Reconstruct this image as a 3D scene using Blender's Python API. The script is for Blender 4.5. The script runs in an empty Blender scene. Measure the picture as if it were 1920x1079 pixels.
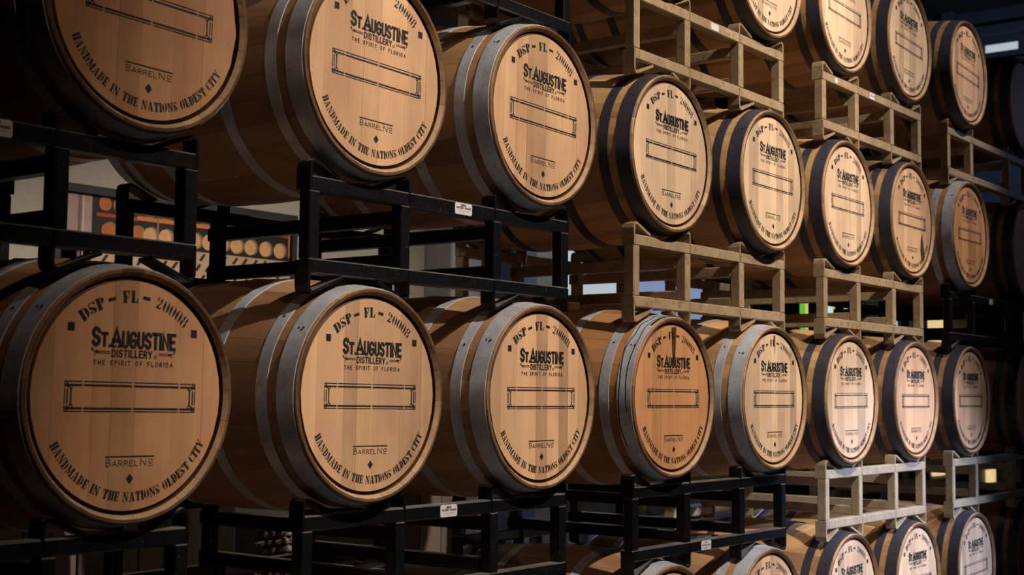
import bpy, bmesh, math, random
from mathutils import Vector, Matrix

random.seed(7)
SC = bpy.context.scene
COL = SC.collection
PI = math.pi

# ------------------------------------------------------------------ camera
cam_d = bpy.data.cameras.new('camera')
cam_d.sensor_fit = 'HORIZONTAL'
cam_d.sensor_width = 36.0
cam_d.lens = 2606.5 / 1920 * 36.0
cam_d.clip_end = 200
cam = bpy.data.objects.new('camera', cam_d)
COL.objects.link(cam)
Rt = Vector((0.60499062, -0.79617787, 0.00933494))
Up = Vector((-0.06673687, -0.03902166, 0.99700727))
Fw = Vector((0.79343087, 0.60380303, 0.07674216))
m = Matrix.Identity(4)
for i in range(3):
    m[i][0], m[i][1], m[i][2] = Rt[i], Up[i], -Fw[i]
m.translation = Vector((-4.24425936, -2.50989984, 0.00732903))
cam.matrix_world = m
cam_d.dof.use_dof = True
cam_d.dof.focus_distance = 4.3
cam_d.dof.aperture_fstop = 5.6
SC.camera = cam

# ------------------------------------------------------------------ world, lights, exposure
SC.view_settings.view_transform = 'Standard'
SC.view_settings.look = 'None'
SC.view_settings.exposure = 0.0
SC.view_settings.gamma = 1.0
SC.view_settings.use_curve_mapping = False
W = bpy.data.worlds.new('world')
SC.world = W
W.use_nodes = True
W.node_tree.nodes['Background'].inputs['Color'].default_value = (0.60, 0.72, 1.0, 1)
W.node_tree.nodes['Background'].inputs['Strength'].default_value = 0.035


def spot(name, loc, aim, energy, color, size_deg, blend, radius):
    d = bpy.data.lights.new(name, 'SPOT')
    d.energy = energy
    d.color = color
    d.spot_size = math.radians(size_deg)
    d.spot_blend = blend
    d.shadow_soft_size = radius
    o = bpy.data.objects.new(name, d)
    COL.objects.link(o)
    o.location = loc
    o.rotation_euler = (Vector(aim) - Vector(loc)).to_track_quat('-Z', 'Y').to_euler()
    return o


# warm track spots over the aisle in front of the racks
spot('aisle_spot', (-0.2, -4.6, 5.2), (0.15, 0.0, 0.45), 2080, (1.0, 0.845, 0.69), 47, 0.62, 0.05)
spot('aisle_spot', (2.9, -3.6, 4.9), (2.15, 0.0, 1.8), 780, (1.0, 0.87, 0.75), 40, 0.6, 0.05)
spot('aisle_spot', (-2.6, -3.4, 3.6), (-2.2, 0.0, 0.2), 80, (1.0, 0.70, 0.48), 70, 0.9, 0.06)
# cool daylight from an opening down the aisle on the right
spot('daylight', (4.6, -4.2, 1.9), (2.0, 0.0, -1.25), 1750, (0.58, 0.68, 1.0), 31, 0.6, 0.12)
spot('daylight', (8.0, -3.5, 3.0), (3.6, 0.0, 0.7), 70, (0.45, 0.60, 1.0), 30, 0.8, 0.15)
# lamps behind the racks: over the fence, on the back wall, and an added one for the far right wall
spot('back_spot', (-1.1, 1.22, 3.7), (-1.1, 1.30, -0.9), 200, (1.0, 0.88, 0.72), 60, 0.9, 0.06)
spot('back_spot', (0.9, 1.22, 3.7), (0.9, 1.30, -0.9), 55, (1.0, 0.90, 0.76), 60, 0.9, 0.06)
spot('back_spot', (3.2, 1.5, 3.7), (3.2, 1.7, -0.9), 60, (0.85, 0.90, 1.0), 60, 0.9, 0.06)
spot('wall_spot', (2.2, 2.3, 3.0), (1.9, 4.0, 0.9), 66, (1.0, 0.85, 0.68), 80, 0.9, 0.08)
spot('wall_spot', (4.6, 2.3, 3.2), (4.6, 4.0, 0.9), 110, (0.85, 0.90, 1.0), 90, 0.9, 0.08)
spot('wall_spot', (13.5, 2.0, 3.4), (18.0, 5.0, 4.6), 260, (0.55, 0.68, 1.0), 80, 0.9, 0.1)  # added cool fill that lifts the dark right wall and its beams


# ------------------------------------------------------------------ materials
def mat(name):
    M = bpy.data.materials.new(name)
    M.use_nodes = True
    return M, M.node_tree.nodes, M.node_tree.links, M.node_tree.nodes['Principled BSDF']


def nd(N, t, **kw):
    n = N.new(t)
    for k, v in kw.items():
        if k in n.inputs:
            n.inputs[k].default_value = v
        else:
            setattr(n, k, v)
    return n


def grain_vector(N, L, scale, coord='Object'):
    tc = N.new('ShaderNodeTexCoord')
    oi = N.new('ShaderNodeObjectInfo')
    mul = nd(N, 'ShaderNodeMath', operation='MULTIPLY')
    mul.inputs[1].default_value = 37.0
    L.new(oi.outputs['Random'], mul.inputs[0])
    add = nd(N, 'ShaderNodeVectorMath', operation='ADD')
    L.new(tc.outputs[coord], add.inputs[0])
    L.new(mul.outputs[0], add.inputs[1])
    mp = N.new('ShaderNodeMapping')
    mp.inputs['Scale'].default_value = scale
    L.new(add.outputs[0], mp.inputs['Vector'])
    return mp.outputs['Vector'], oi, add.outputs[0]


def wood(name, scale, base=None, var=0.35, grain=0.35, rough=0.55, fine=0.5, knots=True):
    """Oak: tone from the object's own colour (or base), per-piece variation, grain along one axis."""
    M, N, L, B = mat(name)
    vec, oi, raw = grain_vector(N, L, scale)
    n1 = nd(N, 'ShaderNodeTexNoise', Scale=1.0, Detail=6.0, Roughness=0.6, Distortion=0.35)
    L.new(vec, n1.inputs['Vector'])
    n2 = nd(N, 'ShaderNodeTexNoise', Scale=6.0, Detail=3.0, Roughness=0.6)
    L.new(vec, n2.inputs['Vector'])
    n3 = nd(N, 'ShaderNodeTexNoise', Scale=5.0, Detail=3.0)
    L.new(raw, n3.inputs['Vector'])
    # value factor = 1 + var*(rand-.5) + grain*(n1-.5) + fine*(n2-.5)
    def scaled(sock, k, off=-0.5):
        a = nd(N, 'ShaderNodeMath', operation='ADD'); a.inputs[1].default_value = off
        L.new(sock, a.inputs[0])
        b = nd(N, 'ShaderNodeMath', operation='MULTIPLY'); b.inputs[1].default_value = k
        L.new(a.outputs[0], b.inputs[0])
        return b.outputs[0]
    s = None
    for sock, k in ((oi.outputs['Random'], var), (n1.outputs['Fac'], grain * 2), (n2.outputs['Fac'], fine * 0.8), (n3.outputs['Fac'], 0.45)):
        t = scaled(sock, k)
        if s is None:
            s = t
        else:
            a = nd(N, 'ShaderNodeMath', operation='ADD')
            L.new(s, a.inputs[0]); L.new(t, a.inputs[1]); s = a.outputs[0]
    a = nd(N, 'ShaderNodeMath', operation='ADD'); a.inputs[1].default_value = 1.0
    L.new(s, a.inputs[0])
    mx = nd(N, 'ShaderNodeVectorMath', operation='SCALE')
    if base is None:
        L.new(oi.outputs['Color'], mx.inputs[0])
    else:
        mx.inputs[0].default_value = base
    L.new(a.outputs[0], mx.inputs['Scale'])
    # redder where darker
    hs = nd(N, 'ShaderNodeHueSaturation')
    L.new(mx.outputs[0], hs.inputs['Color'])
    h = scaled(n3.outputs['Fac'], 0.03, 0.5 - 0.5)
    ha = nd(N, 'ShaderNodeMath', operation='ADD'); ha.inputs[1].default_value = 0.485
    L.new(h, ha.inputs[0]); L.new(ha.outputs[0], hs.inputs['Hue'])
    L.new(hs.outputs[0], B.inputs['Base Color'])
    B.inputs['Roughness'].default_value = rough
    B.inputs['Specular IOR Level'].default_value = 0.3
    bp = nd(N, 'ShaderNodeBump', Strength=0.15, Distance=0.002)
    L.new(n2.outputs['Fac'], bp.inputs['Height'])
    L.new(bp.outputs[0], B.inputs['Normal'])
    return M


def metal(name, base, metallic, rough, wear=None, wear_amt=0.0, nscale=14.0, rvar=0.2):
    M, N, L, B = mat(name)
    vec, oi, raw = grain_vector(N, L, (1, 1, 1))
    n1 = nd(N, 'ShaderNodeTexNoise', Scale=nscale, Detail=6.0, Roughness=0.65)
    L.new(vec, n1.inputs['Vector'])
    n2 = nd(N, 'ShaderNodeTexNoise', Scale=nscale * 5, Detail=4.0, Roughness=0.7)
    L.new(vec, n2.inputs['Vector'])
    cr = N.new('ShaderNodeValToRGB')
    cr.color_ramp.elements[0].position = 0.3
    cr.color_ramp.elements[0].color = [c * 0.72 for c in base] + [1]
    cr.color_ramp.elements[1].position = 0.75
    cr.color_ramp.elements[1].color = [min(1, c * 1.25) for c in base] + [1]
    L.new(n1.outputs['Fac'], cr.inputs['Fac'])
    out = cr.outputs[0]
    if wear:
        r2 = N.new('ShaderNodeValToRGB')
        r2.color_ramp.elements[0].position = 0.62 - wear_amt
        r2.color_ramp.elements[0].color = (0, 0, 0, 1)
        r2.color_ramp.elements[1].position = 0.72 - wear_amt
        r2.color_ramp.elements[1].color = (1, 1, 1, 1)
        L.new(n2.outputs['Fac'], r2.inputs['Fac'])
        mm = nd(N, 'ShaderNodeMath', operation='MULTIPLY')
        L.new(r2.outputs[0], mm.inputs[0]); L.new(n1.outputs['Fac'], mm.inputs[1])
        mix = nd(N, 'ShaderNodeMix', data_type='RGBA')
        L.new(mm.outputs[0], mix.inputs['Factor'])
        L.new(out, mix.inputs['A'])
        mix.inputs['B'].default_value = list(wear) + [1]
        out = mix.outputs['Result']
    L.new(out, B.inputs['Base Color'])
    B.inputs['Metallic'].default_value = metallic
    mr = nd(N, 'ShaderNodeMapRange')
    mr.inputs['To Min'].default_value = rough - rvar / 2
    mr.inputs['To Max'].default_value = rough + rvar / 2
    L.new(n2.outputs['Fac'], mr.inputs['Value'])
    L.new(mr.outputs[0], B.inputs['Roughness'])
    bp = nd(N, 'ShaderNodeBump', Strength=0.12, Distance=0.0015)
    L.new(n2.outputs['Fac'], bp.inputs['Height'])
    L.new(bp.outputs[0], B.inputs['Normal'])
    return M


def plain(name, base, rough=0.6, noise=0.15, nscale=6.0, metallic=0.0, emit=0.0):
    M, N, L, B = mat(name)
    tc = N.new('ShaderNodeTexCoord')
    n1 = nd(N, 'ShaderNodeTexNoise', Scale=nscale, Detail=5.0, Roughness=0.6)
    L.new(tc.outputs['Object'], n1.inputs['Vector'])
    cr = N.new('ShaderNodeValToRGB')
    cr.color_ramp.elements[0].position = 0.3
    cr.color_ramp.elements[0].color = [c * (1 - noise) for c in base] + [1]
    cr.color_ramp.elements[1].position = 0.7
    cr.color_ramp.elements[1].color = [c * (1 + noise) for c in base] + [1]
    L.new(n1.outputs['Fac'], cr.inputs['Fac'])
    L.new(cr.outputs[0], B.inputs['Base Color'])
    B.inputs['Roughness'].default_value = rough
    B.inputs['Metallic'].default_value = metallic
    if emit:
        L.new(cr.outputs[0], B.inputs['Emission Color'])
        B.inputs['Emission Strength'].default_value = emit
    return M


def ink_material():
    M, N, L, B = mat('stencil_ink')
    B.inputs['Base Color'].default_value = (0.012, 0.011, 0.013, 1)
    B.inputs['Roughness'].default_value = 0.6
    vec, oi, raw = grain_vector(N, L, (70, 70, 22))
    n = nd(N, 'ShaderNodeTexNoise', Scale=1.0, Detail=4.0, Roughness=0.7)
    L.new(vec, n.inputs['Vector'])
    n2 = nd(N, 'ShaderNodeTexNoise', Scale=14.0, Detail=1.0)
    L.new(raw, n2.inputs['Vector'])
    ad = nd(N, 'ShaderNodeMath', operation='ADD')
    L.new(n.outputs['Fac'], ad.inputs[0]); L.new(n2.outputs['Fac'], ad.inputs[1])
    sep = N.new('ShaderNodeSeparateColor')
    L.new(oi.outputs['Color'], sep.inputs[0])
    ad2 = nd(N, 'ShaderNodeMath', operation='ADD')          # object's red channel = how worn its print is
    L.new(ad.outputs[0], ad2.inputs[0]); L.new(sep.outputs[0], ad2.inputs[1])
    r = N.new('ShaderNodeMapRange')
    r.inputs['From Min'].default_value = 1.44
    r.inputs['From Max'].default_value = 1.66
    r.inputs['To Min'].default_value = 0.97
    r.inputs['To Max'].default_value = 0.35
    L.new(ad2.outputs[0], r.inputs['Value'])
    L.new(r.outputs[0], B.inputs['Alpha'])
    return M


M_HEAD = wood('oak_head', (22, 22, 1.6), None, var=0.46, grain=0.26, fine=0.22, rough=0.5)
M_STAVE = wood('oak_stave', (26, 2.0, 26), None, var=0.42, grain=0.4, fine=0.3, rough=0.5)
M_ENDGRAIN = wood('oak_end_grain', (60, 60, 60), (0.135, 0.075, 0.041), var=0.7, grain=0.5, fine=0.6, rough=0.75)
M_INNER = wood('oak_inner_chime', (30, 30, 30), (0.46, 0.30, 0.175), var=0.3, grain=0.3, fine=0.3, rough=0.6)
M_CROZE = wood('oak_croze_dark', (30, 30, 30), (0.10, 0.046, 0.02), var=0.3, grain=0.3, fine=0.3, rough=0.6)
M_BUNG = wood('bung_wood', (40, 40, 10), (0.60, 0.38, 0.24), var=0.1, grain=0.2, fine=0.2)
M_GALV = metal('galvanised_hoop', (0.56, 0.60, 0.69), 0.30, 0.40, (0.26, 0.26, 0.27), 0.06, 14)
M_BLACKHOOP = metal('black_hoop', (0.050, 0.048, 0.072), 0.2, 0.42, (0.10, 0.09, 0.09), 0.0, 18)
M_RIVET = metal('rivet', (0.10, 0.10, 0.11), 0.8, 0.4)
M_BLACK = metal('black_paint', (0.0050, 0.0055, 0.0075), 0.0, 0.34, (0.20, 0.19, 0.18), -0.02, 22, 0.16)


def add_dust(M, color, amount):
    """settled dust on faces that look up"""
    N, L = M.node_tree.nodes, M.node_tree.links
    B = N['Principled BSDF']
    src = B.inputs['Base Color'].links[0].from_socket
    ge = N.new('ShaderNodeNewGeometry')
    sp = N.new('ShaderNodeSeparateXYZ')
    L.new(ge.outputs['Normal'], sp.inputs[0])
    r = N.new('ShaderNodeMapRange')
    r.inputs['From Min'].default_value = 0.45
    r.inputs['From Max'].default_value = 0.95
    r.inputs['To Max'].default_value = amount
    L.new(sp.outputs['Z'], r.inputs['Value'])
    nz = nd(N, 'ShaderNodeTexNoise', Scale=9.0, Detail=5.0)
    tc = N.new('ShaderNodeTexCoord')
    L.new(tc.outputs['Object'], nz.inputs['Vector'])
    mu = nd(N, 'ShaderNodeMath', operation='MULTIPLY')
    L.new(r.outputs[0], mu.inputs[0]); L.new(nz.outputs['Fac'], mu.inputs[1])
    mx = nd(N, 'ShaderNodeMix', data_type='RGBA')
    L.new(mu.outputs[0], mx.inputs['Factor'])
    L.new(src, mx.inputs['A'])
    mx.inputs['B'].default_value = list(color) + [1]
    L.new(mx.outputs['Result'], B.inputs['Base Color'])


add_dust(M_BLACK, (0.36, 0.34, 0.33), 1.0)
M_TAN = metal('tan_paint', (0.385, 0.285, 0.175), 0.0, 0.5, (0.15, 0.095, 0.05), 0.09, 7)
M_TAN_DAYLIT = metal('daylit_tan_paint', (0.45, 0.375, 0.27), 0.0, 0.5, (0.12, 0.08, 0.045), 0.05, 12)  # same tan paint, cool daylight put into its colour as a paler tone
M_INK = ink_material()
M_STAIN = plain('black_stain', (0.012, 0.011, 0.011), 0.35, 0.3)
M_SPILL = plain('brown_spill', (0.035, 0.018, 0.010), 0.4, 0.4, 30)
M_SPILL.node_tree.nodes['Principled BSDF'].inputs['Alpha'].default_value = 0.72
M_STICKER = plain('sticker_paper', (0.72, 0.72, 0.74), 0.5, 0.03)
M_PRINT = plain('printed_black', (0.02, 0.02, 0.02), 0.6, 0.1)


# ------------------------------------------------------------------ mesh helpers
def link(name, me, parent=None, loc=None, rot=None):
    o = bpy.data.objects.new(name, me)
    COL.objects.link(o)
    if parent:
        o.parent = parent
    if loc is not None:
        o.location = loc
    if rot is not None:
        o.rotation_euler = rot
    return o


def mesh(name, verts, faces, mats, idx=None, smooth=False):
    me = bpy.data.meshes.new(name)
    me.from_pydata(verts, [], faces)
    for mm in mats:
        me.materials.append(mm)
    if idx:
        me.polygons.foreach_set('material_index', idx)
    if smooth:
        me.polygons.foreach_set('use_smooth', [True] * len(me.polygons))
    me.update()
    return me


def box_mesh(name, x0, x1, y0, y1, z0, z1, mt, bevel=0.0, seg=1):
    bm = bmesh.new()
    bmesh.ops.create_cube(bm, size=1)
    for v in bm.verts:
        v.co = ((x0 + x1) / 2 + v.co.x * (x1 - x0), (y0 + y1) / 2 + v.co.y * (y1 - y0), (z0 + z1) / 2 + v.co.z * (z1 - z0))
    if bevel:
        bmesh.ops.bevel(bm, geom=bm.edges[:], offset=bevel, segments=seg, affect='EDGES')
    me = bpy.data.meshes.new(name)
    bm.to_mesh(me)
    bm.free()
    me.materials.append(mt)
    return me


def bm_mesh(name, bm, mts):
    me = bpy.data.meshes.new(name)
    bm.to_mesh(me)
    bm.free()
    for mt in (mts if isinstance(mts, (list, tuple)) else [mts]):
        me.materials.append(mt)
    return me


def lathe(name, prof, mt, axis='z', n=20, smooth=True):
    """prof: list of (r, h) around local z."""
    V, F = [], []
    for r, h in prof:
        for k in range(n):
            a = 2 * PI * k / n
            V.append((r * math.cos(a), r * math.sin(a), h))
    for j in range(len(prof) - 1):
        for k in range(n):
            F.append((j * n + k, j * n + (k + 1) % n, (j + 1) * n + (k + 1) % n, (j + 1) * n + k))
    F.append(tuple(range(n))[::-1])
    F.append(tuple((len(prof) - 1) * n + k for k in range(n)))
    return mesh(name, V, F, [mt], smooth=False)


def thing(name, label, cat, loc, group=None, rot=None):
    o = bpy.data.objects.new(name, None)
    o.empty_display_size = 0.1
    COL.objects.link(o)
    o.location = loc
    if rot:
        o.rotation_euler = rot
    o['label'] = label
    o['category'] = cat
    if group:
        o['group'] = group
    return o


def tag(o, label, cat, group=None):
    o['label'] = label
    o['category'] = cat
    if group:
        o['group'] = group
    return o


def struct(o):
    o['kind'] = 'structure'
    return o


# ------------------------------------------------------------------ lettering
def arc(cx, cy, rx, ry, a0, a1, n=8):
    return [(cx + rx * math.cos(math.radians(a0 + (a1 - a0) * k / n)), cy + ry * math.sin(math.radians(a0 + (a1 - a0) * k / n))) for k in range(n + 1)]


SANS = {
    'A': (.62, [[(0, 0), (.31, 1), (.62, 0)], [(.10, .30), (.52, .30)]]),
    'B': (.52, [[(0, 0), (0, 1), (.28, 1)] + arc(.28, .76, .20, .24, 90, -90, 6)[1:] + [(0, .52)], [(.28, .52)] + arc(.28, .26, .24, .26, 90, -90, 6)[1:] + [(0, 0)]]),
    'C': (.56, [arc(.30, .5, .30, .5, 50, 310, 12)]),
    'D': (.56, [[(0, 0), (0, 1), (.24, 1)] + arc(.24, .5, .32, .5, 90, -90, 8)[1:] + [(0, 0)]]),
    'E': (.46, [[(.46, 1), (0, 1), (0, 0), (.46, 0)], [(0, .5), (.38, .5)]]),
    'F': (.46, [[(.46, 1), (0, 1), (0, 0)], [(0, .5), (.38, .5)]]),
    'G': (.56, [arc(.28, .72, .28, .28, 20, 180, 6) + arc(.28, .28, .28, .28, 180, 360, 6) + [(.56, .46), (.34, .46)]]),
    'H': (.56, [[(0, 0), (0, 1)], [(.56, 0), (.56, 1)], [(0, .5), (.56, .5)]]),
    'I': (.0, [[(0, 0), (0, 1)]]),
    'L': (.42, [[(0, 1), (0, 0), (.42, 0)]]),
    'M': (.7, [[(0, 0), (0, 1), (.35, .3), (.7, 1), (.7, 0)]]),
    'N': (.56, [[(0, 0), (0, 1), (.56, 0), (.56, 1)]]),
    'O': (.62, [arc(.31, .5, .31, .5, 0, 360, 16)]),
    'P': (.5, [[(0, 0), (0, 1), (.26, 1)] + arc(.26, .74, .24, .26, 90, -90, 6)[1:] + [(0, .48)]]),
    'Q': (.62, [arc(.31, .5, .31, .5, 0, 360, 16), [(.36, .28), (.62, -.04)]]),
    'R': (.52, [[(0, 0), (0, 1), (.26, 1)] + arc(.26, .74, .24, .26, 90, -90, 6)[1:] + [(0, .48)], [(.24, .48), (.52, 0)]]),
    'S': (.5, [arc(.25, .75, .25, .25, 20, 270, 8) + arc(.25, .25, .25, .25, 90, -160, 8)[1:]]),
    'T': (.54, [[(0, 1), (.54, 1)], [(.27, 1), (.27, 0)]]),
    'U': (.54, [[(0, 1), (0, .27)] + arc(.27, .27, .27, .27, 180, 360, 8)[1:] + [(.54, 1)]]),
    'W': (.85, [[(0, 1), (.22, 0), (.425, .8), (.63, 0), (.85, 1)]]),
    'Y': (.58, [[(0, 1), (.29, .45), (.58, 1)], [(.29, .45), (.29, 0)]]),
    '0': (.5, [arc(.25, .5, .25, .5, 0, 360, 14)]),
    '1': (.16, [[(0, .8), (.16, 1), (.16, 0)]]),
    '2': (.5, [arc(.25, .75, .25, .25, 170, -30, 8) + [(0, 0), (.5, 0)]]),
    '3': (.5, [arc(.25, .75, .25, .25, 160, -90, 8) + arc(.25, .25, .25, .25, 90, -160, 8)[1:]]),
    '4': (.5, [[(.38, 0), (.38, 1), (0, .3), (.5, .3)]]),
    '6': (.5, [arc(.25, .27, .25, .27, 0, 360, 10), [(.02, .3), (.06, .6), (.3, 1)]]),
    'o': (.5, [arc(.25, .5, .25, .34, 0, 360, 12)]),
    '.': (.0, [[(0, 0), (0, .02)]]),
    ' ': (.36, []),
}


def stroke(pts, s):
    """polyline -> quads of width s with mitred joins (square-cut ends, extended by s/2)."""
    n = len(pts)
    closed = n > 3 and abs(pts[0][0] - pts[-1][0]) < 1e-6 and abs(pts[0][1] - pts[-1][1]) < 1e-6
    P = [Vector(p) for p in pts]
    if closed:
        P = P[:-1]
        n -= 1
    L_, R_ = [], []
    for i in range(n):
        a = P[i - 1] if (i > 0 or closed) else None
        b = P[(i + 1) % n] if (i < n - 1 or closed) else None
        d1 = (P[i] - a).normalized() if a is not None else None
        d2 = (b - P[i]).normalized() if b is not None else None
        if d1 is None:
            d1 = d2
        if d2 is None:
            d2 = d1
        n1 = Vector((-d1.y, d1.x)); n2 = Vector((-d2.y, d2.x))
        k = n1 + n2
        if k.length < 0.2:
            k = n1
        k.normalize()
        c = max(0.45, k.dot(n1))
        off = k * (s / 2 / c)
        p = P[i].copy()
        if not closed and i == 0:
            p -= d2 * s / 2 * 0.98
        if not closed and i == n - 1:
            p += d1 * s / 2 * 0.98
        L_.append(p + off); R_.append(p - off)
    out = []
    for i in range(n if closed else n - 1):
        j = (i + 1) % n
        out.append([L_[i], R_[i], R_[j], L_[j]])
    return out


def sans_line(text, x0, x1, z0, h, s, track=0.3, hs=None):
    """a line of stroke letters fitted to x0..x1; s = stroke as part of the height; hs = per-letter heights."""
    adv, polys, x = [], [], 0.0
    for i, ch in enumerate(text):
        w, st = SANS[ch]
        k = hs[i] if hs else 1.0
        w2 = w * (0.55 + 0.45 * k)
        adv.append((x, w2, k, st))
        x += w2 + s + track
    tot = x - track
    fx = (x1 - x0) / tot
    for x, w2, k, st in adv:
        for pl in st:
            w0 = w2
            sc = w2 / max(1e-6, w2) * (0.55 + 0.45 * k)
            # centre-line box inset so that the letter is exactly h*k high
            pts = [(x * fx / h + (p[0] * sc + s / 2) * fx / h, s / 2 + p[1] * (k - s)) for p in pl]
            for q in stroke(pts, s * min(1.0, 0.75 + 0.25 * k)):
                polys.append([(x0 + v.x * h, z0 + v.y * h) for v in q])
    return polys


def rc(x0, y0, x1, y1):
    return [(x0, y0), (x1, y0), (x1, y1), (x0, y1)]


def cres(cx, cy, rx, ry, t, a0, a1, n=8):
    """a crescent: full thickness t in the middle of the sweep, thin at its ends."""
    out = []
    for k in range(n):
        q = []
        for kk in (k, k + 1):
            f = kk / n
            a = math.radians(a0 + (a1 - a0) * f)
            th = t * (0.16 + 0.84 * math.sin(PI * f))
            q.append(((cx + rx * math.cos(a), cy + ry * math.sin(a)), (cx + (rx - th) * math.cos(a), cy + (ry - th * 0.45) * math.sin(a))))
        out.append([q[0][0], q[0][1], q[1][1], q[1][0]])
    return out


ST = .32      # thick stem
SERIF = {
    'H': (.86, [rc(.06, 0, .06 + ST, 1), rc(0, 0, .38, .08), rc(0, .92, .38, 1), rc(.53, 0, .53 + ST, 1), rc(.48, 0, .86, .08), rc(.48, .92, .86, 1), rc(.37, .45, .50, .55)]),
    'A': (.94, [[(.36, 1), (.58, 1), (.90, 0), (.58, 0)], [(.30, .90), (.36, .78), (.19, 0), (.10, 0)], rc(0, 0, .30, .08), rc(.52, 0, .94, .08), rc(.28, .28, .46, .36)]),
    'N': (.92, [rc(.10, 0, .19, .88), rc(0, 0, .30, .08), [(0, 1), (.32, 1), (.80, .12), (.80, 0), (.66, 0), (.12, .9)], rc(.74, .2, .83, 1), rc(.62, .92, .94, 1)]),
    'D': (.84, [rc(.06, 0, .06 + ST, 1), rc(0, 0, .36, .08), rc(0, .92, .36, 1)] + cres(.38, .5, .46, .5, .30, 82, -82)),
    'M': (1.08, [rc(.09, 0, .17, .9), rc(0, 0, .27, .08), [(0, 1), (.32, 1), (.60, .16), (.52, 0), (.44, .04)], [(.58, .36), (.78, 1), (.84, .9), (.62, .2)], rc(.78, 0, .78 + ST * .9, 1), rc(.70, 0, 1.08, .08), rc(.76, .92, 1.08, 1)]),
    'E': (.74, [rc(.06, 0, .06 + ST, 1), rc(0, 0, .36, .08), rc(0, .92, .36, 1), rc(.40, .92, .68, 1), [(.56, .92), (.68, .66), (.72, .66), (.70, 1)], rc(.38, .46, .54, .54), rc(.52, .34, .57, .66), rc(.40, 0, .70, .08), [(.58, .08), (.70, .34), (.74, .34), (.72, 0)]]),
    'I': (.40, [rc(.06, 0, .06 + ST, 1), rc(0, 0, .39, .08), rc(0, .92, .39, 1)]),
    'T': (.82, [rc(.275, 0, .275 + ST, 1), rc(.2, 0, .62, .08), rc(0, .91, .24, 1), rc(.58, .91, .82, 1), [(0, .62), (.05, .62), (.16, .92), (.02, 1)], [(.82, .62), (.77, .62), (.66, .92), (.80, 1)]]),
    'O': (.84, cres(.36, .5, .36, .5, .30, 97, 263) + cres(.48, .5, .36, .5, .30, 83, -83)),
    '0': (.72, cres(.30, .5, .30, .5, .27, 97, 263) + cres(.42, .5, .30, .5, .27, 83, -83)),
    'S': (.66, [[(.05, .72), (.30, .62), (.62, .34), (.62, .22), (.50, .06), (.36, .24), (.08, .50), (.02, .62)], rc(.58, .68, .64, 1), [(.20, .98), (.50, .94), (.58, .78), (.52, .78), (.40, .90), (.24, .92)], [(.04, .70), (.02, .84), (.18, .98), (.24, .92)], rc(.02, 0, .08, .34), [(.08, .26), (.20, .10), (.36, .02), (.46, .04), (.40, .10), (.26, .12), (.14, .28)]]),
    'C': (.80, cres(.40, .5, .40, .5, .30, 100, 260) + cres(.42, .55, .34, .45, .1, 85, 25, 4) + cres(.42, .45, .34, .45, .1, -85, -25, 4) + [rc(.72, .64, .78, 1), rc(.72, .10, .76, .3)]),
    'L': (.74, [rc(.06, 0, .06 + ST, 1), rc(0, 0, .36, .08), rc(0, .92, .39, 1), rc(.40, 0, .68, .08), [(.54, .06), (.68, .38), (.74, .38), (.70, 0)]]),
    'Y': (.92, [[(.06, 1), (.36, 1), (.58, .44), (.58, 0), (.32, 0), (.32, .42)], rc(0, .92, .42, 1), rc(.24, 0, .66, .08), [(.62, .52), (.80, .95), (.86, .95), (.66, .44)], rc(.60, .92, .94, 1)]),
    'P': (.76, [rc(.06, 0, .06 + ST, 1), rc(0, 0, .40, .08), rc(0, .92, .36, 1)] + cres(.38, .73, .36, .27, .26, 80, -90)),
    'F': (.74, [rc(.06, 0, .06 + ST, 1), rc(0, 0, .40, .08), rc(0, .92, .36, 1), rc(.40, .92, .68, 1), [(.56, .92), (.68, .62), (.73, .62), (.70, 1)], rc(.38, .44, .52, .52), rc(.50, .32, .56, .64)]),
    '2': (.72, cres(.32, .72, .34, .28, .26, 60, -40, 6) + [[(.60, .60), (.42, .52), (.10, .16), (.02, .04), (.10, .04), (.36, .24)], [(0, .02), (.30, .18), (.52, .12), (.66, .24), (.68, .18), (.56, .0), (.36, .02)]] + cres(.15, .78, .13, .14, .12, 0, 360, 8) + cres(.3, .8, .3, .2, .1, 75, 150, 4)),
    '8': (.72, cres(.32, .27, .32, .27, .24, 97, 263) + cres(.42, .27, .30, .27, .24, 83, -83) + cres(.34, .77, .28, .23, .22, 97, 263, 6) + cres(.42, .77, .26, .23, .22, 83, -83, 6)),
    ' ': (.42, []),
}


def serif_arc(text, a0, a1, rbase, h, inward=False):
    """stencil letters along an arc from angle a0 to a1 (degrees from top, clockwise; from bottom when inward)."""
    gap = 0.11
    tot = sum(SERIF[c][0] + gap for c in text) - gap
    deg = (a1 - a0) / tot
    rm = rbase - h / 2 if inward else rbase + h / 2
    unit = math.radians(abs(a1 - a0)) * rm / tot        # metres per glyph unit across
    polys, x = [], 0.0
    for c in text:
        w, pl = SERIF[c]
        am = math.radians(a0 + (x + w / 2) * deg)
        for q in pl:
            out = []
            for (px, py) in q:
                t = (px - w / 2) * unit
                if inward:
                    r = rbase - py * h
                    X = r * math.sin(am) + t * math.cos(am)
                    Z = -r * math.cos(am) + t * math.sin(am)
                else:
                    r = rbase + py * h
                    X = r * math.sin(am) + t * math.cos(am)
                    Z = r * math.cos(am) - t * math.sin(am)
                out.append((X, Z))
            polys.append(out)
        x += w + gap
    return polys


def rot_rect(ang, r0, r1, tw):
    a = math.radians(ang)
    pts = []
    for (t, r) in ((-tw / 2, r0), (tw / 2, r0), (tw / 2, r1), (-tw / 2, r1)):
        pts.append((r * math.sin(a) + t * math.cos(a), r * math.cos(a) - t * math.sin(a)))
    return pts


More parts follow.
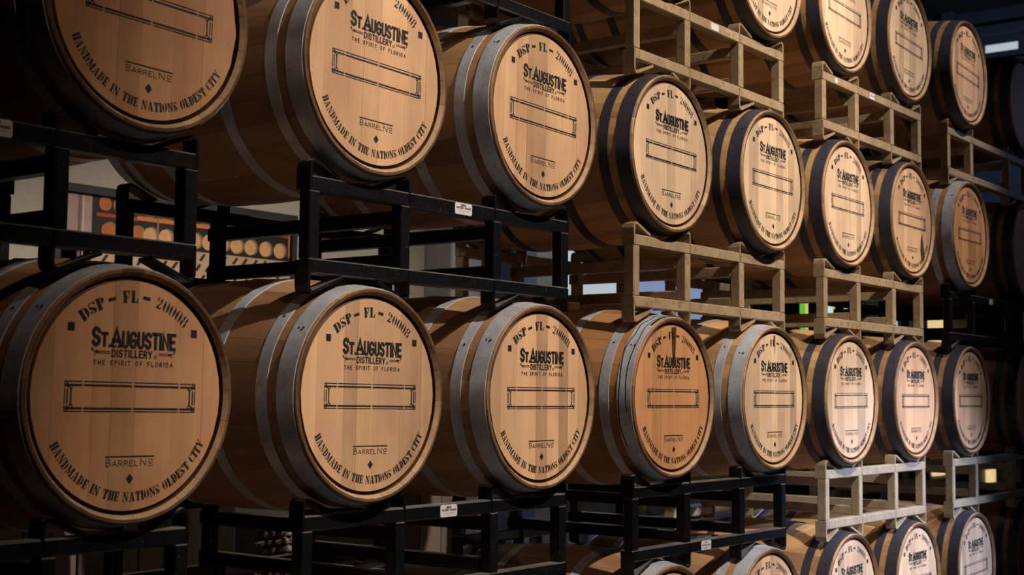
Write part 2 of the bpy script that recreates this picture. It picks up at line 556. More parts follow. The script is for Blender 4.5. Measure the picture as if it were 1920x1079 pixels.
def print_polys(heavy):
    k = 0.02 if heavy else 0.0
    P = []
    parts = {}

    def cut(nm):
        parts.setdefault(nm, []).extend(P)
        P.clear()
    P += serif_arc('DSP', -41, -22.5, .2045, .0265)
    P += serif_arc('FL', -9.5, 1.5, .2045, .0265)
    P += serif_arc('20008', 15, 41, .2045, .0265)
    P += [rot_rect(-17, .214, .2215, .020), rot_rect(7.5, .214, .2215, .020)]
    cut('registration_lettering')
    for sx in (-1, 1):
        P.append(rc(sx * .1655 - .0085, .1345, sx * .1655 + .0085, .1525))
        cut('square_mark_l' if sx < 0 else 'square_mark_r')
    # ST. AUGUSTINE: big S and A, shorter T. and UGUSTINE
    P += sans_line('S', -.112, -.0905, .1035, .0435, .20 + k * 2)
    P += sans_line('T', -.0885, -.0710, .1035, .0325, .22 + k * 2)
    P += [rc(-.0690, .1035, -.0620, .1095)]
    P += sans_line('A', -.0630, -.0345, .1035, .0435, .20 + k * 2)
    P += sans_line('UGUSTINE', -.0335, .1130, .1015, .0395, .19 + k * 2, track=0.13 - k * 2)
    # slab serifs on the display letters
    for x in (-.0545, -.0400):
        P.append(rc(x - .0065, .1035, x + .0065, .1075))
    P += sans_line('DISTILLERY', -.060, .0495, .0815, .0180, .19 + k, track=0.15 - k)
    P += sans_line('o', .0525, .0620, .0810, .0100, .14)
    # scrolls either side of DISTILLERY
    for sx in (-1, 1):
        xa = -.064 if sx < 0 else .066
        for dz in (.0, .0038):
            P.append([(xa, .0895 + dz), (sx * .1, .0895 + dz), (sx * .1, .0909 + dz), (xa, .0909 + dz)])
        for q in stroke([(p[0] * 1, p[1]) for p in [(sx * .094, .0925), (sx * .107, .0935), (sx * .1125, .0975), (sx * .1105, .1005), (sx * .1075, .0985)]], .0018):
            P.append([(v.x, v.y) for v in q])
        for q in stroke([(sx * .100, .0965), (sx * .101, .090), (sx * .104, .0865)], .0018):
            P.append([(v.x, v.y) for v in q])
    P += sans_line('THE SPIRIT OF FLORIDA', -.106, .107, .0640, .0112, .15 + k, track=0.42)
    cut('title_lettering')
    # double-line box with four breaks and bone-shaped ends
    x0, x1, z0, z1 = -.176, .175, -.0375, .0285
    for (a, b) in ((x0, -.131), (-.127, -.0025), (.0025, .127), (.131, x1)):
        for (zt, th) in ((z1, .0022), (z1 - .0068, .0042 + k * .05)):
            P.append(rc(a, zt - th, b, zt))
        for (zt, th) in ((z0 + .0022, .0022), (z0 + .0068 + .0028, .0042 + k * .05)):
            P.append(rc(a, zt - th, b, zt))
    for (xa, s) in ((x0, 1), (x1, -1)):
        for (a, b) in ((z0, z0 + .014), (z0 + .017, z1 - .017), (z1 - .014, z1)):
            for (o_, th) in ((0, .0024), (.0062, .0030)):
                xx = xa + s * o_
                P.append(rc(min(xx, xx + s * th), a, max(xx, xx + s * th), b))
        xb = xa + s * .0165
        P.append(rc(xb - .0018, z0 + .014, xb + .0018, z1 - .014))
        for ze, sg in ((z0 + .014, -1), (z1 - .014, 1)):
            for d in (-1, 1):
                P.append([(xb - .0015, ze - sg * .004), (xb + .0015, ze - sg * .004), (xb + d * .0060 + .0016, ze + sg * .0045), (xb + d * .0060 - .0016, ze + sg * .0045)])
    cut('entry_box')
    P.append(rc(-.066, -.1360, .065, -.1330))
    P += sans_line('BARREL', -.064, .0215, -.1555, .0160, .10 + k, track=0.12, hs=[1, .8, .8, .8, .8, .8])
    P += sans_line('N', .0270, .0440, -.1555, .0160, .10 + k)
    P += sans_line('o', .0490, .0625, -.1530, .0150, .11 + k)
    P.append(rc(.0485, -.1555, .0625, -.1541))
    P.append([(0, -.1945), (.0098, -.183), (0, -.1715), (-.0098, -.183)])
    cut('number_lettering')
    P += serif_arc('HANDMADE IN THE NATIONS OLDEST CITY', -62.5, 62.5, .2330, .0210, inward=True)
    cut('motto_lettering')
    return parts


def print_mesh(name, polys, y, mt, xs=0.0):
    V, F = [], []
    for q in polys:
        ar = sum(q[i][0] * q[(i + 1) % len(q)][1] - q[(i + 1) % len(q)][0] * q[i][1] for i in range(len(q)))
        if ar < 0:
            q = q[::-1]
        b = len(V)
        V += [(p[0] + xs, y, p[1]) for p in q]
        F.append(tuple(range(b, b + len(q))))
    return mesh(name, V, F, [mt])


# ------------------------------------------------------------------ the setting
FLOOR_Z = -1.475
M_FLOOR = plain('polished_concrete', (0.045, 0.042, 0.040), 0.35, 0.3, 1.5)
M_WALL = plain('cream_wall_paint', (0.48, 0.45, 0.38), 0.8, 0.08, 30)
M_DARKWALL = plain('blue_grey_cladding', (0.045, 0.055, 0.075), 0.6, 0.12, 3)
M_CEIL = plain('dark_ceiling_deck', (0.020, 0.020, 0.022), 0.8, 0.2, 3)
M_BEAM = plain('blue_grey_steel', (0.060, 0.070, 0.090), 0.5, 0.15, 5)


struct(link('floor', box_mesh('floor', -9, 19, -9, 9.2, FLOOR_Z - 0.12, FLOOR_Z, M_FLOOR)))
struct(link('ceiling', box_mesh('ceiling', -9, 19, -9, 9.2, 6.3, 6.4, M_CEIL)))
struct(link('wall_left', box_mesh('wall_left', -9.1, -9, -9, 4.12, FLOOR_Z, 6.3, M_DARKWALL)))
struct(link('wall_front', box_mesh('wall_front', -9, 18, -9.1, -9, FLOOR_Z, 6.3, M_DARKWALL)))


def wall_with_holes(name, axis, pos, thick, u0, u1, v0, v1, holes, mt):
    """a wall slab in the plane axis=pos; holes = (u0,u1,v0,v1) openings side by side along u."""
    bm = bmesh.new()
    cells, u = [], u0
    for (a, b, c, d) in sorted(holes):
        cells += [(u, a, v0, v1), (a, b, v0, c), (a, b, d, v1)]
        u = b
    cells.append((u, u1, v0, v1))
    for (a, b, c, d) in cells:
        r = bmesh.ops.create_cube(bm, size=1)
        for v in r['verts']:
            uu = (a + b) / 2 + v.co.x * (b - a)
            ww = pos + thick / 2 + v.co.y * thick
            vv = (c + d) / 2 + v.co.z * (d - c)
            v.co = (uu, ww, vv) if axis == 'y' else (ww, uu, vv)
    return struct(link(name, bm_mesh(name, bm, mt)))


wall_with_holes('wall_back', 'y', 4.0, 0.12, -9, 11.9, FLOOR_Z, 6.3, [(4.95, 7.45, -0.2, 1.6)], M_WALL)
wall_with_holes('wall_alcove', 'y', 9.0, 0.12, 11.9, 18, FLOOR_Z, 6.3, [], M_DARKWALL)
struct(link('wall_return', box_mesh('wall_return', 11.78, 11.9, 4.12, 9.0, FLOOR_Z, 6.3, M_DARKWALL)))
wall_with_holes('wall_right', 'x', 18.0, 0.12, -9, 9.12, FLOOR_Z, 6.3, [(4.30, 4.86, 5.58, 5.74)], M_DARKWALL)


def daylight_glass(name, color, strength):
    M, N, L, B = mat(name)
    B.inputs['Base Color'].default_value = (0.05, 0.05, 0.06, 1)
    B.inputs['Roughness'].default_value = 0.1
    B.inputs['Emission Color'].default_value = list(color) + [1]
    B.inputs['Emission Strength'].default_value = strength
    return M


M_GLASS_DAY = daylight_glass('daylit_window_glass', (0.80, 0.90, 1.0), 0.55)
M_GLASS_BLUE = daylight_glass('daylit_blue_glass', (0.36, 0.47, 0.78), 0.55)
M_FRAME = plain('dark_window_frame', (0.03, 0.03, 0.035), 0.5)


def window(name, axis, pos, u0, u1, v0, v1, panes, mats_):
    """frame (one mesh, structure) with a glass pane per opening; panes = list of (u0,u1)."""
    def bx(bm, a, b, c, d, w0, w1):
        r = bmesh.ops.create_cube(bm, size=1)
        for v in r['verts']:
            uu = (a + b) / 2 + v.co.x * (b - a); ww = (w0 + w1) / 2 + v.co.y * (w1 - w0); vv = (c + d) / 2 + v.co.z * (d - c)
            v.co = (uu, ww, vv) if axis == 'y' else (ww, uu, vv)
    bm = bmesh.new()
    t = 0.04 if v1 - v0 > 0.5 else 0.015
    w0, w1 = pos + 0.02, pos + 0.09
    bx(bm, u0, u1, v0, v0 + t, w0, w1); bx(bm, u0, u1, v1 - t, v1, w0, w1)
    edges = [u0] + [e for a in panes[:-1] for e in (a,)] + [u1]
    bx(bm, u0, u0 + t, v0 + t, v1 - t, w0, w1); bx(bm, u1 - t, u1, v0 + t, v1 - t, w0, w1)
    for mu in panes[:-1]:
        bx(bm, mu - t / 2, mu + t / 2, v0 + t, v1 - t, w0, w1)
    o = struct(link(name, bm_mesh(name, bm, M_FRAME)))
    prev = u0
    for k, mu in enumerate(panes):
        bm = bmesh.new()
        bx(bm, prev + t / 2, mu - t / 2, v0 + t, v1 - t, pos + 0.05, pos + 0.06)
        link('window_pane', bm_mesh('window_pane', bm, mats_[k % len(mats_)]), o)
        prev = mu
    return o


window('window_1', 'y', 4.0, 4.95, 7.45, -0.2, 1.6, [6.0, 6.75, 7.45], [M_GLASS_DAY, M_GLASS_BLUE, M_GLASS_BLUE])
window('window_2', 'x', 18.0, 4.30, 4.86, 5.58, 5.74, [4.86], [M_GLASS_DAY])
# steel girts and a roof beam on the far right wall
for k, (z0, z1) in enumerate(((5.84, 6.0), (5.28, 5.42), (3.9, 4.05), (2.6, 2.75))):
    struct(link('trim_%d' % (k + 1), box_mesh('trim_%d' % (k + 1), 17.82, 18.0, -6, 9, z0, z1, M_BEAM, 0.01)))
struct(link('trim_5', box_mesh('trim_5', 12.6, 12.8, -9, 9, 6.05, 6.3, M_BEAM, 0.01)))
struct(link('trim_6', box_mesh('trim_6', 17.7, 18.0, 5.25, 5.45, FLOOR_Z, 6.3, M_BEAM, 0.01)))
# two square pillars standing off the back wall
M_PILLAR = plain('pale_pillar_paint', (0.42, 0.42, 0.46), 0.7, 0.06, 12)
struct(link('trim_7', box_mesh('trim_7', 3.27, 3.60, 3.75, 4.0, FLOOR_Z, 6.3, M_PILLAR, 0.008)))
struct(link('trim_8', box_mesh('trim_8', 4.02, 4.30, 3.75, 4.0, FLOOR_Z, 6.3, plain('blue_pillar_paint', (0.20, 0.25, 0.42), 0.7, 0.06, 12), 0.008)))

# ------------------------------------------------------------------ barrel racks
D = 0.76846
ROWZ = {'T': 1.74258, 'A': 0.87028, 'B': 0.0, 'C': -0.86665}
R_TOP0, R_TOP1, R_BOT0, R_BOT1 = 0.526, 0.566, 0.312, 0.352   # rails, relative to the barrel axis below
PH = math.radians(22)


def saddle_mesh(name, mt, upper, side):
    """bent flat bar: short upright, rounded corner, slope down to the rail in the middle, and its mirror."""
    t = 0.008
    Rc = 0.311

    def half():
        pts = []
        zx = lambda x: (Rc - x * math.sin(PH)) / math.cos(PH)      # distance from the barrel axis along z
        if upper:
            zz = lambda x: ROWZ['A'] - zx(x)
            rail = R_TOP1
            sgn = 1
        else:
            zz = lambda x: zx(x)
            rail = R_BOT0
            sgn = -1
        xo = 0.191
        pts.append((-xo, rail - sgn * 0.036))
        zc = zz(xo)
        pts.append((-xo, zc - sgn * 0.024))
        pts.append((-xo + 0.003, zc - sgn * 0.011))
        pts.append((-xo + 0.011, zz(xo - 0.011) - sgn * 0.0015))
        pts.append((-xo + 0.024, zz(xo - 0.024)))
        # foot where the slope meets the rail
        xf = (Rc - (abs((ROWZ['A'] if upper else 0) - rail) - 0.004) * math.cos(PH)) / math.sin(PH)
        pts.append((-xf, zz(xf)))
        return pts
    V, F = [], []

    def ribbon(pts, y0, y1):
        n = len(pts)
        b = len(V)
        P = [Vector(q) for q in pts]
        for i in range(n):
            d1 = (P[i] - P[i - 1]).normalized() if i else (P[1] - P[0]).normalized()
            d2 = (P[i + 1] - P[i]).normalized() if i < n - 1 else d1
            nn = Vector((-(d1 + d2).y, (d1 + d2).x)).normalized()
            for s in (-1, 1):
                q = P[i] + nn * s * t / 2
                V.append((q.x, y0, q.y)); V.append((q.x, y1, q.y))
        for i in range(n - 1):
            a = b + i * 4
            F.extend([(a, a + 1, a + 5, a + 4), (a + 2, a + 6, a + 7, a + 3), (a, a + 4, a + 6, a + 2), (a + 1, a + 3, a + 7, a + 5)])
        F.append((b, b + 2, b + 3, b + 1))
        e = b + (n - 1) * 4
        F.append((e, e + 1, e + 3, e + 2))
    h = half()
    ribbon([(side * -x, z) for x, z in h], 0, 0.05)
    return mesh(name, V, F, [mt])


RACK_MESH = {}
COL9 = 0.22            # the end racks carry their barrels wider apart


def rack_meshes(kind, mt):
    if kind in RACK_MESH:
        return RACK_MESH[kind]
    d = {}
    d['post'] = box_mesh('post_' + kind, -0.019, 0.019, 0, 0.04, R_BOT1 - 0.001, R_TOP0 + 0.001, mt, 0.003)
    d['rail'] = box_mesh('rail_' + kind, -0.195, D + 0.195, 0, 0.04, 0, 0.04, mt, 0.004)
    d['rail9'] = box_mesh('long_rail_' + kind, -0.195, D + COL9 + 0.195, 0, 0.04, 0, 0.04, mt, 0.004)
    d['fork_tube'] = box_mesh('fork_tube_' + kind, -0.019, 0.019, 0.04, 0.81, 0, 0.04, mt, 0.003)
    d['arms'] = [saddle_mesh('saddle_arm_' + kind, mt, up, sd) for up in (True, False) for sd in (-1, 1)]
    RACK_MESH[kind] = d
    return d


YF, YR = 0.045, 0.805        # front and rear frames of a rack (front faces)


def rack(kind, mt, row_below_z, c0, label, dx=0.0, stickers=()):
    D2 = D + (COL9 if c0 == 8 else 0)
    x0 = (c0 - 4) * D + dx
    base = row_below_z + 0.25
    t = thing('barrel_rack', label, 'rack', (x0 + D2 / 2, 0.445, base), 'steel two-barrel racks between the tiers')
    M_ = rack_meshes(kind, mt)
    ox, oy, oz = -D2 / 2, -0.445, -0.25
    first_rail = None
    for yf in (YF, YR):
        for z in (R_TOP0, R_BOT0):
            r = link('rail', M_['rail9' if c0 == 8 else 'rail'], t, (ox, oy + yf, oz + z))
            if yf == YF:
                if z == R_TOP0:
                    rail_top = r
                else:
                    rail_bot = r
        for px in (-0.176, 0.176, D2 - 0.176, D2 + 0.176):
            link('post', M_['post'], t, (ox + px, oy + yf, oz))
        for px in (0, D2):
            ys = yf if yf == YF else yf - 0.01
            for am in M_['arms']:
                link('saddle_arm', am, t, (ox + px, oy + ys, oz))
    for px in (0.176, D2 - 0.176):
        for z in (0.474, 0.353):
            link('fork_tube', M_['fork_tube'], t, (ox + px, oy + YF, oz + z))
    for (which, sx, w, h, lines) in stickers:
        r = rail_top if which == 'top' else rail_bot
        bm = bmesh.new()
        bmesh.ops.create_cube(bm, size=1)
        for v in bm.verts:
            v.co = (v.co.x * w, v.co.y * 0.0008, v.co.z * h)
        bmesh.ops.bevel(bm, geom=[e for e in bm.edges if abs(e.verts[0].co.y - e.verts[1].co.y) > 1e-5], offset=0.003, segments=3, affect='EDGES')
        st = link('sticker', bm_mesh('sticker', bm, M_STICKER), r, (sx, -0.0006, 0.02))
        st['label'] = 'white printed sticker'
        polys = []
        for (txt, xa, xb, za, hh, s) in lines:
            polys += sans_line(txt, xa * w, xb * w, za * h, hh * h, s, track=0.3)
        if polys:
            pm = print_mesh('sticker_print', polys, -0.0016, M_PRINT)
            pm.transform(Matrix.Translation((sx, -0.0006, 0.02)))
            link('sticker_print', pm, r)
    return t


CBZ = -0.8703
STK = [('2014', -.16, .12, .20, .22, .22), ('WESTERN SQUARE', -.42, .42, .0, .16, .2), ('INDUSTRIES', -.28, .34, -.24, .12, .08), ('LOT', -.14, .08, -.44, .11, .1)]
STK_B = [('2014', -.14, .10, .22, .16, .22), ('WESTERN SQUARE', -.40, .40, -.06, .16, .2), ('LOT', -.2, .12, -.36, .18, .2)]

rack('tan', M_TAN, ROWZ['A'], 4, 'tan steel rack at the top centre with rust-marked rails and a torn label', 0.0, [('top', 0.378, 0.06, 0.026, [])])
rack('tan', M_TAN, ROWZ['A'], 6, 'tan steel rack at top right with a white label on its upper rail', 0.0, [('top', 0.347, 0.055, 0.03, STK_B[:2]), ('top', -0.052, 0.03, 0.022, [])])
rack('tan', M_TAN, ROWZ['A'], 8, 'tan steel rack at the far right edge, below the last barrels of the top tier')
rack('black', M_BLACK, ROWZ['A'], 2, 'black steel rack at the top edge, above the upper barrel beside the tan rack', -0.01)
rack('black', M_BLACK, 0.0, 0, 'black steel rack at left, above the largest dim barrel', 0.0, [('top', 0.432, 0.075, 0.036, STK)])
rack('black', M_BLACK, 0.0, 2, 'black steel rack with a white 2014 sticker on its upper rail, left of centre', -0.014, [('top', 0.426, 0.078, 0.034, STK)])
rack('tan', M_TAN, 0.0, 4, 'tan steel rack in the middle of the photo with scuffed paint')
rack('tan', M_TAN, 0.0, 6, 'tan steel rack right of the middle one, in front of the green glass glow')
rack('black', M_BLACK, 0.0, 8, 'black steel rack at far right with a small white tag on its upper rail', 0.0, [('top', 0.446, 0.06, 0.03, [])])
rack('black', M_BLACK, CBZ, 0, 'black steel rack at bottom left, under the largest dim barrel')
rack('black', M_BLACK, CBZ, 2, 'black steel rack along the bottom with a 2014 sticker on its upper rail', -0.016, [('top', 0.378, 0.074, 0.034, STK)])
rack('black', M_BLACK, CBZ, 4, 'black steel rack at bottom centre with a white sticker on its lower rail', 0.0, [('bot', 0.306, 0.072, 0.034, STK_B)])
rack('daylit_tan', M_TAN_DAYLIT, CBZ, 6, 'tan steel rack at lower right, lit pale by cool daylight')
rack('daylit_tan', M_TAN_DAYLIT, CBZ, 8, 'tan steel rack at the lower right edge, beside the pale daylit rack')
for c, lb in ((0, 'black steel floor rack under the leftmost bottom barrels'), (2, 'black steel floor rack second from the left, standing on the concrete'),
              (4, 'black steel floor rack third from the left, standing on the concrete'), (6, 'black steel floor rack fourth from the left, standing on the concrete'),
              (8, 'black steel floor rack at the right end, standing on the concrete')):
    rack('black', M_BLACK, -1.7370, c, lb)

# ------------------------------------------------------------------ barrels
BL, RCH, RBU = 0.89, 0.28, 0.322


def rbody(y):
    return RCH + (RBU - RCH) * (1 - ((y - BL / 2) / (BL / 2)) ** 2)


def stave_mesh(name, wdeg, nseg=3):
    half_ = math.radians(wdeg / 2) - 0.0012
    prof = [(0.0, 0.2785)] + [(y, rbody(y)) for y in (0.004, 0.05, 0.10, 0.17, 0.26, 0.36, 0.445, 0.53, 0.63, 0.72, 0.79, 0.84, 0.886)] + [(BL, 0.2785)]
    front = [(0.030, 0.2618), (0.011, 0.2625), (0.0, 0.2715)]            # groove wall, bevel, front rim
    rear = [(BL, 0.2715), (BL - 0.030, 0.2618)]
    ring = front + prof + rear
    mi_ = [3, 2, 1] + [0] * (len(prof) - 1) + [1, 2]
    V, F, I = [], [], []
    for (y, r) in ring:
        for k in range(nseg + 1):
            a = -half_ + 2 * half_ * k / nseg
            # slightly eased long edges so that the joints read
            rr = r - (0.0006 if k in (0, nseg) and r > 0.27 else 0)
            V.append((rr * math.sin(a), y - BL / 2, rr * math.cos(a)))
    n = nseg + 1
    for j in range(len(ring) - 1):
        for k in range(nseg):
            a = j * n + k
            F.append((a, a + 1, a + n + 1, a + n))
            I.append(mi_[j])
    me = mesh(name, V, F, [M_STAVE, M_ENDGRAIN, M_INNER, M_CROZE], I)
    sm = [i == 0 for i in I]
    me.polygons.foreach_set('use_smooth', sm)
    return me


STAVES = {w: stave_mesh('stave_%d' % w, w) for w in (12, 15, 18)}


def hoop_mesh(name, y0, y1, mt, n=64):
    t = 0.0022
    V, F = [], []
    p = [(y0, rbody(y0) - 0.001), (y0, rbody(y0) + t), (y1, rbody(y1) + t), (y1, rbody(y1) - 0.001)]
    secs = [p[0], p[1], p[1], p[2], p[2], p[3]]         # the crisp edges keep rings of their own
    for (y, r) in secs:
        for k in range(n):
            a = 2 * PI * k / n
            V.append((r * math.sin(a), y - BL / 2, r * math.cos(a)))
    for j in (0, 2, 4):
        for k in range(n):
            F.append((j * n + k, (j + 1) * n + k, (j + 1) * n + (k + 1) % n, j * n + (k + 1) % n))
    me = mesh(name, V, F, [mt])
    me.polygons.foreach_set('use_smooth', [n <= i < 2 * n for i in range(3 * n)])
    return me


HOOPS = {}
for hk, hm in (('galv', M_GALV), ('black', M_BLACKHOOP)):
    HOOPS[hk] = [('head_hoop', hoop_mesh('head_hoop_' + hk, 0.009, 0.060, hm)), ('quarter_hoop', hoop_mesh('quarter_hoop_' + hk, 0.090, 0.125, hm)), ('bilge_hoop', hoop_mesh('bilge_hoop_' + hk, 0.262, 0.299, hm)),
                 ('bilge_hoop', hoop_mesh('rear_bilge_hoop_' + hk, BL - 0.299, BL - 0.262, hm)), ('quarter_hoop', hoop_mesh('rear_quarter_hoop_' + hk, BL - 0.125, BL - 0.090, hm)), ('head_hoop', hoop_mesh('rear_head_hoop_' + hk, BL - 0.060, BL - 0.009, hm))]

RIV = lathe('rivet', [(0.0042, 0), (0.004, 0.0012), (0.0022, 0.0022)], M_RIVET, n=8)
BUNG_FLUSH = lathe('bung_flush', [(0.024, -0.02), (0.025, 0.002), (0.024, 0.003)], M_BUNG, n=20)
BUNG = lathe('bung', [(0.024, -0.02), (0.025, 0.012), (0.028, 0.020), (0.028, 0.024), (0.025, 0.027)], M_BUNG, n=20)


def board_meshes(cuts, rear=False):
    """head boards: chord strips of the head disc with a dark bevelled rim; cuts = x positions of the joints."""
    R0, R1, y0, y1 = 0.2525, 0.2612, 0.013, 0.022
    out = []
    g = 0.0002
    for i in range(len(cuts) - 1):
        a, b = cuts[i] + g, cuts[i + 1] - g
        V, F, I = [], [], []
        xs = [a + (b - a) * k / 5 for k in range(6)]

        def chord(x, R):
            x = max(-R * 0.99999, min(R * 0.99999, x))
            return math.sqrt(R * R - x * x)
        yy = y0 + 0.00015 * ((i * 7) % 3 - 1)
        for s in (1, -1):
            for x in xs:
                xi = max(-R0, min(R0, x))
                V.append((xi, yy, s * chord(xi, R0)))
            for x in xs:
                V.append((x, y1, s * chord(x, R1)))
        for k in range(5):
            F.append((k, k + 12, k + 13, k + 1)); I.append(0)            # face
            F.append((k + 6, k, k + 1, k + 7)); I.append(1)               # top bevel
            F.append((k + 12, k + 18, k + 19, k + 13)); I.append(1)       # bottom bevel
        # long sides
        F.append((0, 6, 18, 12)); I.append(1)
        F.append((5, 17, 23, 11)); I.append(1)
        V = [(x, (y - BL / 2) * (-1 if rear else 1), z) for x, y, z in V]
        out.append(mesh('head_board', V, F, [M_HEAD, M_CROZE], I))
    return out


BOARDSETS = []
for k in range(5):
    rr_ = random.Random(40 + k)
    cuts = [-0.2612]
    x = -0.2612 + rr_.uniform(0.05, 0.075)
    while x < 0.2612 - 0.055:
        cuts.append(x)
        x += rr_.uniform(0.048, 0.105)
    cuts.append(0.2612)
    BOARDSETS.append(board_meshes(cuts))
REAR_BOARDS = board_meshes([-0.2612, -0.19, -0.1, -0.02, 0.07, 0.15, 0.2612], True)

PRINTS = [[(nm.replace('_l', '').replace('_r', '') if nm.startswith('square') else nm, print_mesh(nm, pl, 0.0123 - BL / 2, M_INK, 0.005)) for nm, pl in print_polys(hv).items()] for hv in (False, True)]

HEADC = {'mid': (0.63, 0.39, 0.232), 'warm': (0.59, 0.315, 0.165), 'pale': (0.68, 0.485, 0.33), 'orange': (0.56, 0.28, 0.13)}
STAVEC = {'mid': (0.34, 0.20, 0.105), 'warm': (0.32, 0.175, 0.085), 'pale': (0.46, 0.28, 0.14), 'orange': (0.36, 0.18, 0.075)}


def barrel(row, c, label, hoop, tone, off=(0, 0, 0), roll=0.0, heavy=0, worn=0.0, printed=True):
    rnd = random.Random(ord(row) * 31 + c * 7)
    cx = (c - 4) * D + (-0.002 if c % 2 else 0) + off[0] + (COL9 if c == 9 else 0)
    cz = ROWZ[row] + max(-0.002, off[2])
    cy = BL / 2 + off[1]
    a = math.radians(roll)
    t = thing('oak_barrel', label, 'barrel', (cx - RBU * math.sin(a), cy, cz - RBU * math.cos(a)), 'oak barrels stacked in the steel racks', (0, a, 0))
    ax = (0, 0, RBU)
    # staves: 8 of each of three widths in a shuffled order
    ws = [12] * 8 + [15] * 8 + [18] * 8
    rnd.shuffle(ws)
    ang = rnd.uniform(0, 360)
    sc = STAVEC[tone]
    for w in ws:
        s = link('stave', STAVES[w], t, ax, (0, math.radians(ang + w / 2), 0))
        k = rnd.uniform(0.9, 1.1)
        s.color = (sc[0] * k, sc[1] * k, sc[2] * k, 1)
        ang += w
    hc = HEADC[tone]
    for bm_ in BOARDSETS[rnd.randrange(5)]:
        b = link('head_board', bm_, t, ax)
        k = rnd.uniform(0.95, 1.05)
        b.color = (hc[0] * k, hc[1] * k, hc[2] * k, 1)
    for bm_ in REAR_BOARDS:
        b = link('head_board', bm_, t, ax)
        b.color = (hc[0], hc[1], hc[2], 1)
    if printed:
        for nm, pm in PRINTS[heavy]:
            p = link(nm, pm, t, ax)
            p.color = (worn, 0, 0, 1)
    for k, (nm, hm) in enumerate(HOOPS[hoop]):
        h = link(nm, hm, t, ax, (0, rnd.uniform(-0.1, 0.1), 0))
        if k < 2:
            yb = (0.0345, 0.1075)[k]
            for rv_a, dy in ((-52, -0.008), (-52, 0.008)) if k == 0 else ((-54, 0.0),):
                aa = math.radians(rv_a)
                r = rbody(yb) + 0.0020
                link('rivet', RIV, h, (r * math.sin(aa), yb + dy - BL / 2, r * math.cos(aa)), (0, aa, 0))
    link('bung', BUNG if (row, c) in (('B', 4), ('A', 3)) else BUNG_FLUSH, t, (0, 0, RBU + RBU - 0.001))
    return t


def stain(t, polys, on='head'):
    """a dark spill mark lying on the head (x, z polygons) or wrapped on the head hoop (angle, y polylines)."""
    if on == 'head':
        link('spill_stain', print_mesh('spill_stain', polys, 0.0120 - BL / 2, M_SPILL), t, (0, 0, RBU))
    else:
        V, F = [], []
        for pts, w in polys:
            b = len(V)
            fine = []
            for (p, q) in zip(pts[:-1], pts[1:]):
                fine += [(p[0] + (q[0] - p[0]) * k / 5, p[1] + (q[1] - p[1]) * k / 5) for k in range(5)]
            pts = fine + [pts[-1]]
            for (aa, y) in pts:
                r = rbody(y) + 0.0030
                for s in (-1, 1):
                    yy = y + s * w / 2
                    V.append((r * math.sin(math.radians(aa)), yy - BL / 2, r * math.cos(math.radians(aa))))
            for k in range(len(pts) - 1):
                F.append((b + 2 * k, b + 2 * k + 1, b + 2 * k + 3, b + 2 * k + 2))
        link('spill_stain', mesh('spill_stain', V, F, [M_STAIN]), t, (0, 0, RBU))


g, k_ = 'galv', 'black'
# top tier
barrel('T', 3, 'oak barrel at the left end of the top tier, on the black rack', k_, 'mid')
barrel('T', 4, 'oak barrel at the top edge, only its dark underside showing above the tan rack', k_, 'mid')
barrel('T', 5, 'pale oak barrel cut off by the top edge, leftmost head of the top tier', k_, 'pale', (.017, .004, -.006), 2)
barrel('T', 6, 'pale oak barrel at the top edge whose box and lower lettering alone are in view', k_, 'pale', (0, .012, 0), 2)
barrel('T', 7, 'pale oak barrel with black hoops in the top tier, its head nearly whole in view', k_, 'pale', (-.01, .01, .003), 2.2)
barrel('T', 8, 'oak barrel with nothing stacked on it, whole head in view, in the top tier', k_, 'mid', (0, -.012, .003), 3.2)
barrel('T', 9, 'dark oak barrel at the top right corner, cut by the frame edge', k_, 'orange', (0, 0, 0), 8, printed=False)
# upper middle tier
barrel('A', 1, 'large dim oak barrel at top left above the black rack, cut by the top edge', g, 'warm', (.016, -.005, -.006), 1.5)
barrel('A', 2, 'bright oak barrel with grey hoops at top left, second in the upper middle tier', g, 'mid', (.006, .006, 0), 1.5)
barrel('A', 3, 'oak barrel with brightly lit strip on its side, beneath the top black rack', g, 'mid', (-.015, -.007, .003), 1.5, worn=0.06)
barrel('A', 4, 'pale oak barrel with black hoops between the top centre and middle tan racks', k_, 'pale', (.014, .008, .0), 1, heavy=1)
barrel('A', 5, 'pale oak barrel in the upper middle tier, right one on the middle tan rack', k_, 'pale', (.009, -.009, 0), 0.5)
A6 = barrel('A', 6, 'pale oak barrel with crisp lettering, left one on the rack before the green glow', k_, 'pale', (.014, .012, -.004), 0.5)
A7 = barrel('A', 7, 'oak barrel with a dark spill mark low on the right of its head', k_, 'mid', (.001, .010, .004), 0.5, heavy=1)
barrel('A', 8, 'orange-brown oak barrel with dull grey hoops, upper one at the far right', g, 'orange', (-.006, -.010, .004), 0, worn=0.03)
barrel('A', 9, 'dark oak barrel at the right edge beside the orange-brown one', k_, 'orange', (0, 0, 0), 12, printed=False)
